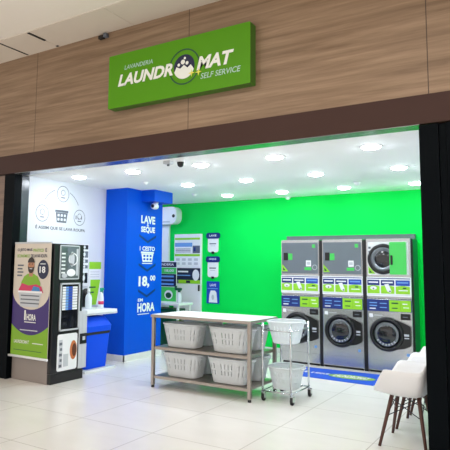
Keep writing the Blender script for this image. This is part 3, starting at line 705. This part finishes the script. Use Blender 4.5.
for k, (x0, x1) in enumerate(UX):
    cx = (x0 + x1) / 2; w = x1 - x0
    # ---- dryer on top
    t = thing('dryer', (cx, WY + 0.4, 1.075), [
        'stacked dryer with a closed dark grey door on top of the left washing machine',
        'stacked dryer with a closed dark grey door on top of the middle washing machine',
        'stacked dryer with its round drum window showing on top of the right washing machine'][k], 'dryer', 'dryers stacked on the washing machines')
    MB(M['machine']).box(x0, x1, WY + 0.012, WY + 0.40, 1.078, 1.972, bev=0.008).build('body', t)
    p = front(0, WY, 0)
    fr = MB(M['machine']); fr.prism(front(0, WY + 0.012, 0), rr(x0 + 0.004, x1 - 0.004, 1.405, 1.968, 0.02), 0, 0.012); fr.build('front_frame', t)
    if k < 2:
        dd = MB(M['dryer_grey']); dd.prism(p, rr(x0 + 0.02, x1 - 0.02, 1.43, 1.925, 0.012), 0, 0.012); dd = dd.build('door', t)
        q = front(0, WY - 0.012, 0)
        MB(M['blackp']).box(x0 + 0.055, x0 + 0.125, WY - 0.026, WY - 0.012, 1.64, 1.765, bev=0.004).build('handle', dd)
        g = MB()
        g.rect(q, x0 + 0.13, x0 + 0.205, 1.645, 1.75, 'lgreen', 1); g.print_('sticker', dd); g = MB(); g.poly(q, [(x0 + 0.025, 1.46), (x0 + 0.13, 1.46), (x0 + 0.025, 1.58)], 'lime', 1); g.poly(q, [(x0 + 0.04, 1.475), (x0 + 0.085, 1.475), (x0 + 0.04, 1.53)], 'dgreen', 2); g.print_('warning_sticker', dd); g = MB()
        g.rect(q, x1 - 0.215, x1 - 0.13, 1.545, 1.64, 'white', 1); g.rect(q, x1 - 0.20, x1 - 0.145, 1.57, 1.615, 'lgrey', 2); g.rect(q, x1 - 0.24, x1 - 0.125, 1.485, 1.53, 'lgreen', 1)
        g.ringp(q, x1 - 0.07, 1.53, 0.034, 0.042, 'lgrey', 1, 20); g.print_('notice_sticker', dd); g = MB(); g.rect(q, x1 - 0.11, x1 - 0.06, 1.84, 1.895, 'lgreen', 1)
        g.print_('energy_sticker', dd)
    else:
        dd = MB(M['white']); dd.prism(p, rr(x0 + 0.03, x1 - 0.03, 1.43, 1.92, 0.015), 0, 0.012); dd = dd.build('door', t)
        rc = (x0 + 0.255, WY - 0.012, 1.665)
        MB(M['blackp']).lathe([(0.185, 0.0), (0.225, 0.0), (0.228, 0.012), (0.215, 0.028), (0.19, 0.033), (0.175, 0.024), (0.175, 0.0)], rc, 40, axis='Y').build('door_ring', dd)
        MB(M['drum']).lathe([(0.125, 0.006), (0.178, 0.012), (0.178, 0.027), (0.15, 0.026), (0.125, 0.012)], rc, 40, axis='Y').build('inner_ring', dd)
        MB(M['glass_dark']).lathe([(0.128, 0.004), (0.10, 0.016), (0.05, 0.022), (0, 0.024)], rc, 32, axis='Y').build('window_glass', dd)
        gp = MB(M['lgreen']); gp.prism(front(0, WY - 0.012, 0), rr(x0 + 0.355, x1 - 0.055, 1.44, 1.915, 0.008), 0, 0.036); gp = gp.build('green_reflection_cover', dd)  # mirrored panel, its green reflection painted as plain colour
        MB(M['blackp']).box(x0 + 0.37, x0 + 0.40, WY - 0.062, WY - 0.048, 1.58, 1.72, bev=0.004).build('handle', gp)
        g = MB(); q = front(0, WY - 0.012, 0)
        g.poly(q, [(x0 + 0.035, 1.445), (x0 + 0.14, 1.445), (x0 + 0.035, 1.56)], 'lime', 1); g.poly(q, [(x0 + 0.05, 1.46), (x0 + 0.09, 1.46), (x0 + 0.05, 1.51)], 'dgreen', 2)
        g.print_('warning_sticker', dd); g = MB()
        for j in range(3):
            g = MB(); g.rect(q, x0 + 0.04, x0 + 0.075, 1.70 + j * 0.06, 1.73 + j * 0.06, 'grey', 1); g.print_('notice_sticker', dd)
    b = MB(M['white']); b.prism(front(0, WY + 0.012, 0), rr(x0 + 0.003, x1 - 0.003, 1.115, 1.398, 0.008), 0, 0.02); lp = b.build('label_panel', t)
    g = MB(); print_labels(g, front(0, WY - 0.008, 0), x0, x1); g.print_('panel_print', lp)
    # ---- washer
    t = thing('washing_machine', (cx, WY + 0.4, 0), ['front loading washing machine under the left dryer, partly behind the wire cart',
              'front loading washing machine under the middle dryer', 'front loading washing machine under the right dryer beside the white chairs'][k], 'washing machine', 'washing machines under the dryers')
    MB(M['machine']).box(x0, x1, WY, WY + 0.40, 0.03, 1.075, bev=0.008).build('body', t)
    MB(M['blackp']).box(x0 + 0.02, x1 - 0.02, WY + 0.02, WY + 0.38, 0.0, 0.03).build('foot_plinth', t)
    b = MB(M['machine']); b.prism(front(0, WY, 0), rr(x0 + 0.012, x1 - 0.012, 0.05, 0.185, 0.01), 0, 0.008); b.build('kick_panel', t)
    b = MB(M['navy']); b.prism(front(0, WY, 0), rr(x0 + 0.003, x1 - 0.003, 0.895, 1.068, 0.006), 0, 0.010); ps = b.build('price_strip', t)
    q = front(0, WY - 0.010, 0); g = MB()
    for j in range(3): g.rect(q, x0 + 0.04, x0 + 0.15 - 0.02 * (j == 0), 0.925 + j * 0.042, 0.94 + j * 0.042, 'lblue' if j else 'white', 1)
    for j in range(2): g.rect(q, x0 + 0.19, x0 + 0.29, 0.945 + j * 0.06, 0.958 + j * 0.06, 'lblue', 1)
    xm = x0 + 0.505 * w
    g.rect(q, xm, x1 - 0.012, 0.90, 1.062, 'lime', 1); g.rect(q, xm + 0.035, xm + 0.13, 1.01, 1.03, 'dgreen', 2); g.rect(q, xm + 0.155, xm + 0.16, 0.92, 1.05, 'limed', 2)
    g.rect(q, xm + 0.19, x1 - 0.06, 1.005, 1.02, 'white', 2); g.rect(q, xm + 0.2, x1 - 0.04, 0.955, 0.965, 'white', 2); g.rect(q, xm + 0.04, xm + 0.12, 0.94, 0.955, 'dgreen', 2)
    g.print_('strip_print', ps)
    rcx, rcz, R = x0 + 0.285, 0.565, 0.245
    q = front(0, WY, 0)
    dr = MB(M['blackp'])
    dr.lathe([(0.19, 0.0), (R, 0.0), (R + 0.006, 0.02), (R - 0.01, 0.05), (R - 0.035, 0.062), (0.20, 0.05), (0.175, 0.02), (0.17, 0.0)], (rcx, WY, rcz), 44, axis='Y')
    wing = [(rcx + 0.13, rcz + 0.215), (rcx + 0.22, rcz + 0.185), (x1 - 0.03, rcz + 0.135), (x1 - 0.02, rcz + 0.11), (x1 - 0.02, rcz - 0.13), (x1 - 0.03, rcz - 0.15), (rcx + 0.24, rcz - 0.19), (rcx + 0.13, rcz - 0.21), (rcx + 0.20, rcz - 0.1), (rcx + 0.215, rcz), (rcx + 0.20, rcz + 0.1)]
    dr.prism(q, wing, 0.0, 0.03)
    dr = dr.build('door', t)
    MB(M['drum']).lathe([(0.128, 0.03), (0.176, 0.024), (0.180, 0.034), (0.165, 0.042), (0.128, 0.036)], (rcx, WY, rcz), 40, axis='Y').build('chrome_ring', dr)
    MB(M['glass_dark']).lathe([(0.178, 0.012), (0.13, 0.04), (0.07, 0.058), (0, 0.062)], (rcx, WY, rcz), 36, axis='Y').build('door_glass', dr)
    g = MB(); q2 = front(0, WY - 0.03, 0)
    g.rect(q2, x1 - 0.115, x1 - 0.045, rcz - 0.01, rcz + 0.02, 'lgrey', 1); g.rect(q2, x1 - 0.11, x1 - 0.045, rcz - 0.045, rcz - 0.03, 'lgrey', 1)
    for j in range(7):
        a = math.radians(215 + j * 17); 
        g.poly(front(0, WY - 0.042, 0), [(rcx + 0.135 * math.cos(a - .05), rcz + 0.135 * math.sin(a - .05)), (rcx + 0.165 * math.cos(a - .05), rcz + 0.165 * math.sin(a - .05)), (rcx + 0.165 * math.cos(a + .06), rcz + 0.165 * math.sin(a + .06)), (rcx + 0.135 * math.cos(a + .06), rcz + 0.135 * math.sin(a + .06))], 'lgrey', 1)
    g.print_('door_print', dr)
    b = MB(M['blackp']); b.prism(q, rr(x1 - 0.16, x1 - 0.025, 0.785, 0.872, 0.008), 0, 0.012); ds = b.build('display', t)
    g = MB(); g.rect(front(0, WY - 0.012, 0), x1 - 0.13, x1 - 0.06, 0.82, 0.832, 'grey', 1); g.print_('display_digits', ds)
    g = MB(); g.poly(q, rr(x0 + 0.03, x0 + 0.085, 0.80, 0.855, 0.008), 'white', 1); g.rect(q, x0 + 0.10, x0 + 0.22, 0.828, 0.840, 'lgrey', 1); g.print_('badge', t); g = MB(); g.rect(q, x1 - 0.09, x1 - 0.05, 0.27, 0.31, 'lblue', 1); g.print_('service_sticker', t)
# black gap filler panels between stacks, and the duct behind
for k, (a, c) in enumerate(((UX[0][1] + 0.004, UX[1][0] - 0.004), (UX[1][1] + 0.004, UX[2][0] - 0.004))):
    t = thing('filler_panel', ((a + c) / 2, WY + .1, 0), 'narrow black upright strip between the %s stacks of machines' % ('left and middle' if k == 0 else 'middle and right'), 'filler panel', 'black strips between the machines')
    MB(M['blackp']).box(a, c, WY + 0.01, WY + 0.39, 0, 1.96).build('strip', t)
    MB(M['rubber']).box(a, c, WY + 0.004, WY + 0.01, 0.0, 0.04).build('foot', t)
struct(MB(M['green']).box(-3.80, -1.80, WY + 0.41, BY, 0, 1.93).build('wall_niche'))
t = thing('gap_shade_panel', (-1.755, WY + 0.2, 0), 'narrow dark green upright sheet standing in for the gap shadow at the right end of the machine row', 'panel')  # dark sheet painted in place of the shaded gap beside the machines
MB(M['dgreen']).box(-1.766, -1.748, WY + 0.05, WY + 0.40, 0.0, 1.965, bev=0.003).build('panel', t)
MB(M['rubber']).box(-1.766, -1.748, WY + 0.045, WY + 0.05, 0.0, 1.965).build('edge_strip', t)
t = thing('exhaust_duct', (-2.95, 9.3, 1.98), 'dark grey metal duct box along the wall just above the dryers', 'duct')
MB(M['grey']).box(-4.03, -1.85, 9.315, BY, 1.935, 2.075, bev=0.004).build('casing', t)
MB(M['grey']).box(-4.03, -1.85, 9.309, 9.315, 2.06, 2.075).build('flange', t)

# floor mat
t = thing('floor_mat', (-2.74, 7.97, 0), 'blue floor mat with white and lime lettering in front of the machines', 'mat')
MB(M['mat_blue']).prism(ground(0, 0, 0), [(-3.37, 7.64), (-2.075, 7.57), (-2.04, 8.38), (-3.37, 8.33)], 0.0, 0.008).build('mat', t)
p = ground(0, 0, 0.008); g = MB()
g.poly(p, ell(-2.47, 7.93, 0.33, 0.15, 24), 'limed', 1)
g.text(p, 'LAUNDROMAT', -2.72, 7.84, 0.50, 0.18, 'sign_white', 3, shear=0.2, bold=0.04)
g.text(p, 'LAVE', -3.30, 7.90, 0.18, 0.12, 'sign_white', 2, bold=0.03); g.text(p, 'E SEQUE', -3.06, 7.89, 0.26, 0.11, 'sign_white', 2, bold=0.03)
g.print_('mat_print', t)

# ------------------------------------------------------------------ baskets
def sup(w, d, n, e):
    pts = []
    for i in range(n):
        a = 2 * PI * i / n; c = math.cos(a); s_ = math.sin(a)
        pts.append((w / 2 * math.copysign(abs(c) ** (2 / e), c), d / 2 * math.copysign(abs(s_) ** (2 / e), s_)))
    # resample evenly
    P = pts + [pts[0]]; L = [0]
    for a, b_ in zip(P, P[1:]): L.append(L[-1] + math.hypot(b_[0] - a[0], b_[1] - a[1]))
    out = []; j = 0
    for i in range(n):
        tt = L[-1] * i / n
        while L[j + 1] < tt: j += 1
        f = (tt - L[j]) / (L[j + 1] - L[j]); out.append((P[j][0] + f * (P[j + 1][0] - P[j][0]), P[j][1] + f * (P[j + 1][1] - P[j][1])))
    return out
def make_basket(x, y, z, w, d, h, taper, e, label, group):
    t = thing('laundry_basket', (x, y, z), label, 'basket', group)
    n = 150; lev = [(0.0, 0.0), (0.03, 0.03), (0.34, 0.34), (0.52, 0.52), (0.60, 0.60), (0.80, 0.80), (1.0, 1.0)]
    bm = bmesh.new(); rows = []
    for zz, f in lev:
        s = taper + (1 - taper) * f
        if zz == 0: s = taper - 0.04
        rows.append([bm.verts.new((px, py, zz * h)) for px, py in sup(w * s, d * s, n, e)])
    for k, (A, B) in enumerate(zip(rows, rows[1:])):
        for i in range(n):
            if k in (2, 4) and i % 5 == 0 and (i // 5) % 5: continue
            f = bm.faces.new([A[i], A[(i + 1) % n], B[(i + 1) % n], B[i]])
    bm.faces.new(rows[0][::-1])
    bmesh.ops.recalc_face_normals(bm, faces=bm.faces[:])
    bmesh.ops.solidify(bm, geom=bm.faces[:], thickness=0.004)
    b = MB(M['frost']); b.merge(bm, 0, False)
    for v in b.bm.verts: v.co += Vector((x, y, z))
    b.build('body', t)
    b = MB(M['frost']); b.tube([(x + px, y + py, z + h) for px, py in sup(w * 1.0, d * 1.0, 48, e)], 0.011, 8, closed=True); b.build('rim', t)
    for s in (-1, 1):
        b = MB(M['frost']); b.tube([(x + s * (w / 2 + 0.004), y - 0.07, z + h - 0.005), (x + s * (w / 2 + 0.022), y - 0.05, z + h - 0.012), (x + s * (w / 2 + 0.022), y + 0.05, z + h - 0.012), (x + s * (w / 2 + 0.004), y + 0.07, z + h - 0.005)], 0.008, 8)
        b.build('handle', t)
    return t
GB = 'white laundry baskets on the steel table'
b0 = make_basket(-3.985, 6.00, 0.512, 0.55, 0.31, 0.285, 0.78, 4.5, 'white plastic laundry basket at the front left of the upper table shelf', GB)
for (x, y, z, lab) in ((-3.30, 6.0, 0.512, 'white plastic laundry basket at the front right of the upper table shelf'),
                       (-3.96, 6.34, 0.512, 'white plastic laundry basket behind the front left one on the upper table shelf'),
                       (-3.29, 6.34, 0.512, 'white plastic laundry basket behind the front right one on the upper table shelf'),
                       (-3.975, 6.0, 0.152, 'white plastic laundry basket at the front left of the bottom table shelf'),
                       (-3.31, 6.0, 0.152, 'white plastic laundry basket at the front right of the bottom table shelf'),
                       (-3.98, 6.34, 0.152, 'white plastic laundry basket behind the front left one on the bottom table shelf'),
                       (-3.28, 6.34, 0.152, 'white plastic laundry basket behind the front right one on the bottom table shelf')):
    c = copy_tree(b0); c.location = (x, y, z); c['label'] = lab
for c in [o for o in bpy.data.objects if o.get('label', '').startswith('white plastic laundry basket behind the front left')]:
    x, y, z = c.location
    MB(M['lime']).box(x - 0.275, x - 0.17, y - 0.172, y - 0.150, z + 0.245, z + 0.30, bev=0.004).build('tag', c)['label'] = 'lime green tag'

# ------------------------------------------------------------------ steel table
TX0, TX1, TY0, TY1, TZ = -4.385, -2.955, 5.79, 6.54, 0.905
t = thing('work_table', ((TX0 + TX1) / 2, (TY0 + TY1) / 2, 0), 'long stainless steel work table with two shelves of white baskets', 'table')
b = MB(M['steel']); b.box(TX0, TX1, TY0, TY1, TZ - 0.034, TZ, bev=0.004); tt = b.build('tabletop', t)
MB(M['white']).box(TX0 + 0.012, TX1 - 0.012, TY0 + 0.012, TY1 - 0.012, TZ, TZ + 0.004).build('worktop_sheet', tt)
for (x, y) in ((-4.355, 5.825), (-2.985, 5.825), (-4.355, 6.505), (-2.985, 6.505)):
    b = MB(M['steel']); b.box(x - 0.02, x + 0.02, y - 0.02, y + 0.02, 0.03, TZ - 0.034, bev=0.003); lg = b.build('leg', t)
    MB(M['rubber']).lathe([(0, 0), (0.02, 0), (0.022, 0.006), (0.018, 0.03), (0, 0.03)], (x, y, 0), 14).build('foot', lg)
for z in (0.508, 0.148):
    b = MB(M['steel']); b.box(-4.332, -3.008, TY0 + 0.022, TY1 - 0.02, z - 0.035, z, bev=0.003); b.build('shelf', t)

# ------------------------------------------------------------------ wire cart
CX, CY = -2.715, 6.25
t = thing('laundry_cart', (CX, CY, 0), 'chrome laundry cart on casters beside the steel table, carrying two white baskets', 'cart')
pol = [(-2.90, 5.99), (-2.54, 5.965), (-2.54, 6.50), (-2.91, 6.53)]
for (x, y) in pol:
    pm = MB(M['chrome']).tube([(x, y, 0.085), (x, y, 0.885)], 0.0125, 12).build('post', t)
    c = MB(M['rubber']); c.lathe([(0, -0.014), (0.036, -0.014), (0.04, -0.008), (0.04, 0.008), (0.036, 0.014), (0, 0.014)], (x + 0.008, y + 0.012, 0.04), 20, axis='X'); c.build('caster_wheel', pm)
    c = MB(M['chrome']); c.box(x - 0.014, x - 0.009, y - 0.012, y + 0.03, 0.035, 0.092); c.box(x + 0.025, x + 0.03, y - 0.012, y + 0.03, 0.035, 0.092); c.box(x - 0.014, x + 0.03, y - 0.014, y + 0.03, 0.088, 0.095); c.build('caster_fork', pm)
b = MB(M['chrome']); b.tube([(x, y, 0.80) for x, y in pol], 0.008, 8, closed=True); b.build('top_frame', t)
b = MB(M['chrome']); b.tube([(x, y, 0.115) for x, y in pol], 0.008, 8, closed=True)
for f in (0.2, 0.4, 0.6, 0.8): b.tube([(-2.90 + 0.36 * f, 5.985, 0.115), (-2.91 + 0.37 * f, 6.52, 0.115)], 0.004, 6)
b.build('bottom_rack', t)
make_basket(CX, 6.25, 0.125, 0.39, 0.42, 0.245, 0.74, 2.6, 'white basket on the bottom rack of the chrome cart', 'white baskets on the chrome cart')
make_basket(CX, 6.25, 0.64, 0.41, 0.45, 0.25, 0.70, 2.6, 'white basket in the top frame of the chrome cart', 'white baskets on the chrome cart')

# ------------------------------------------------------------------ shell chairs
def make_chair(x, y, label):
    t = thing('shell_chair', (x, y, 0), label, 'chair', 'white shell armchairs along the right side')
    n = 64; m = 12
    def rim(a):      # a = 0 faces the chair front (-X)
        def sm(u): u = max(0, min(1, u)); return u * u * (3 - 2 * u)
        c, s_ = math.cos(a), math.sin(a)
        e = 3.6; k = (abs(c) ** e + abs(s_) ** e) ** (-1 / e)
        rx, ry = -c * 0.262 * k, s_ * 0.285 * k
        z = 0.442 + 0.215 * max(0.0, min(1.0, (rx + 0.258) / 0.125)) + 0.145 * sm((rx - 0.165) / 0.10)
        return rx, ry, z
    bm = bmesh.new(); cv = bm.verts.new((x + 0.02, y, 0.415)); rows = []
    for j in range(1, m + 1):
        f = j / m; row = []
        for i in range(n):
            a = 2 * PI * i / n; rx, ry, rz = rim(a)
            fr = f ** 0.62 if f < 1 else 1.0
            if j == m: fr = 1.0
            hz = max(0.0, (f - 0.30) / 0.70) ** 1.7
            row.append(bm.verts.new((x + 0.02 * (1 - f) + rx * fr * (1.0), y + ry * fr, 0.415 + 0.01 * f + (rz - 0.425) * hz)))
        rows.append(row)
    for i in range(n): bm.faces.new([cv, rows[0][i], rows[0][(i + 1) % n]])
    for A, B in zip(rows, rows[1:]):
        for i in range(n): bm.faces.new([A[i], A[(i + 1) % n], B[(i + 1) % n], B[i]])
    bmesh.ops.recalc_face_normals(bm, faces=bm.faces[:])
    bmesh.ops.solidify(bm, geom=bm.faces[:], thickness=0.008)
    b = MB(M['seat_white']); b.merge(bm, 0, True); b.build('shell', t)
    tops = {}
    for sx in (-1, 1):
        for sy in (-1, 1):
            top = (x + 0.01 + sx * 0.11, y + sy * 0.12, 0.43); ft = (x + (-0.19 if sx < 0 else 0.19), y + sy * 0.235, 0.0)
            b = MB(M['legwood']); b.tube([ft, tuple(ft[i] + (top[i] - ft[i]) * .5 for i in range(3)), top], 0.0125, 12, r2=0.019); b.build('leg', t)
            tops[(sx, sy)] = (Vector(top), Vector(ft))
    def at(k, f): a, c = tops[k]; return tuple(a + (c - a) * f)
    b = MB(M['wire'])
    order = [(-1, -1), (-1, 1), (1, 1), (1, -1)]
    for i in range(4):
        k0, k1 = order[i], order[(i + 1) % 4]
        b.tube([at(k0, 0.08), at(k1, 0.42)], 0.004, 6); b.tube([at(k1, 0.08), at(k0, 0.42)], 0.004, 6)
    b.build('wire_brace', t)
    return t
c0 = make_chair(-1.165, 5.335, 'white shell armchair with dark wooden legs, nearest of the row beside the black column')
for yy, lab in ((5.95, 'white shell armchair, second of the row, just behind the nearest one'), (6.56, 'white shell armchair, farthest of the row, only its rim showing')):
    c = copy_tree(c0); c.location = (-1.165, yy, 0); c['label'] = lab

# ------------------------------------------------------------------ light, world, camera
def area(name, loc, size, energy, col, rot=(0, 0, 0)):
    l = bpy.data.lights.new(name, 'AREA'); l.shape = 'DISK'; l.size = size; l.energy = energy; l.color = col
    o = bpy.data.objects.new(name, l); COL.objects.link(o); o.location = loc; o.rotation_euler = rot
for i, (x, y) in enumerate(((-3.6, 2.6), (-1.2, 2.6), (-2.0, 0.6), (1.0, 1.5))):
    area('mall_downlight', (x, y, 4.40), 0.25, 15, (1.0, 0.93, 0.84))
w = bpy.data.worlds.new('World'); SC.world = w; w.use_nodes = True
w.node_tree.nodes['Background'].inputs['Color'].default_value = (1.0, 0.96, 0.925, 1); w.node_tree.nodes['Background'].inputs['Strength'].default_value = 0.84

Yw, Pt, Rl = map(math.radians, (33.14709264, 6.05997038, 0.686111))
F, PX, PY = 557.08878438, 191.28657698, 206.71832038
fwd = Vector((-math.sin(Yw) * math.cos(Pt), math.cos(Yw) * math.cos(Pt), math.sin(Pt))); rt = Vector((math.cos(Yw), math.sin(Yw), 0)); up = rt.cross(fwd)
r2 = rt * math.cos(Rl) + up * math.sin(Rl); u2 = -rt * math.sin(Rl) + up * math.cos(Rl)
cam = bpy.data.cameras.new('camera'); co = bpy.data.objects.new('camera', cam); COL.objects.link(co)
cam.sensor_fit = 'HORIZONTAL'; cam.sensor_width = 36; cam.lens = F / 450 * 36; cam.shift_x = (225 - PX) / 450; cam.shift_y = (PY - 225) / 450
cam.clip_start = 0.05; cam.clip_end = 100
mw = Matrix((r2, u2, -fwd)).transposed().to_4x4(); mw.translation = (0, 0, 1.53); co.matrix_world = mw
SC.camera = co
vs = SC.view_settings; vs.view_transform = 'Standard'; vs.look = 'None'; vs.exposure = 0.5; vs.gamma = 1.0; vs.use_curve_mapping = False
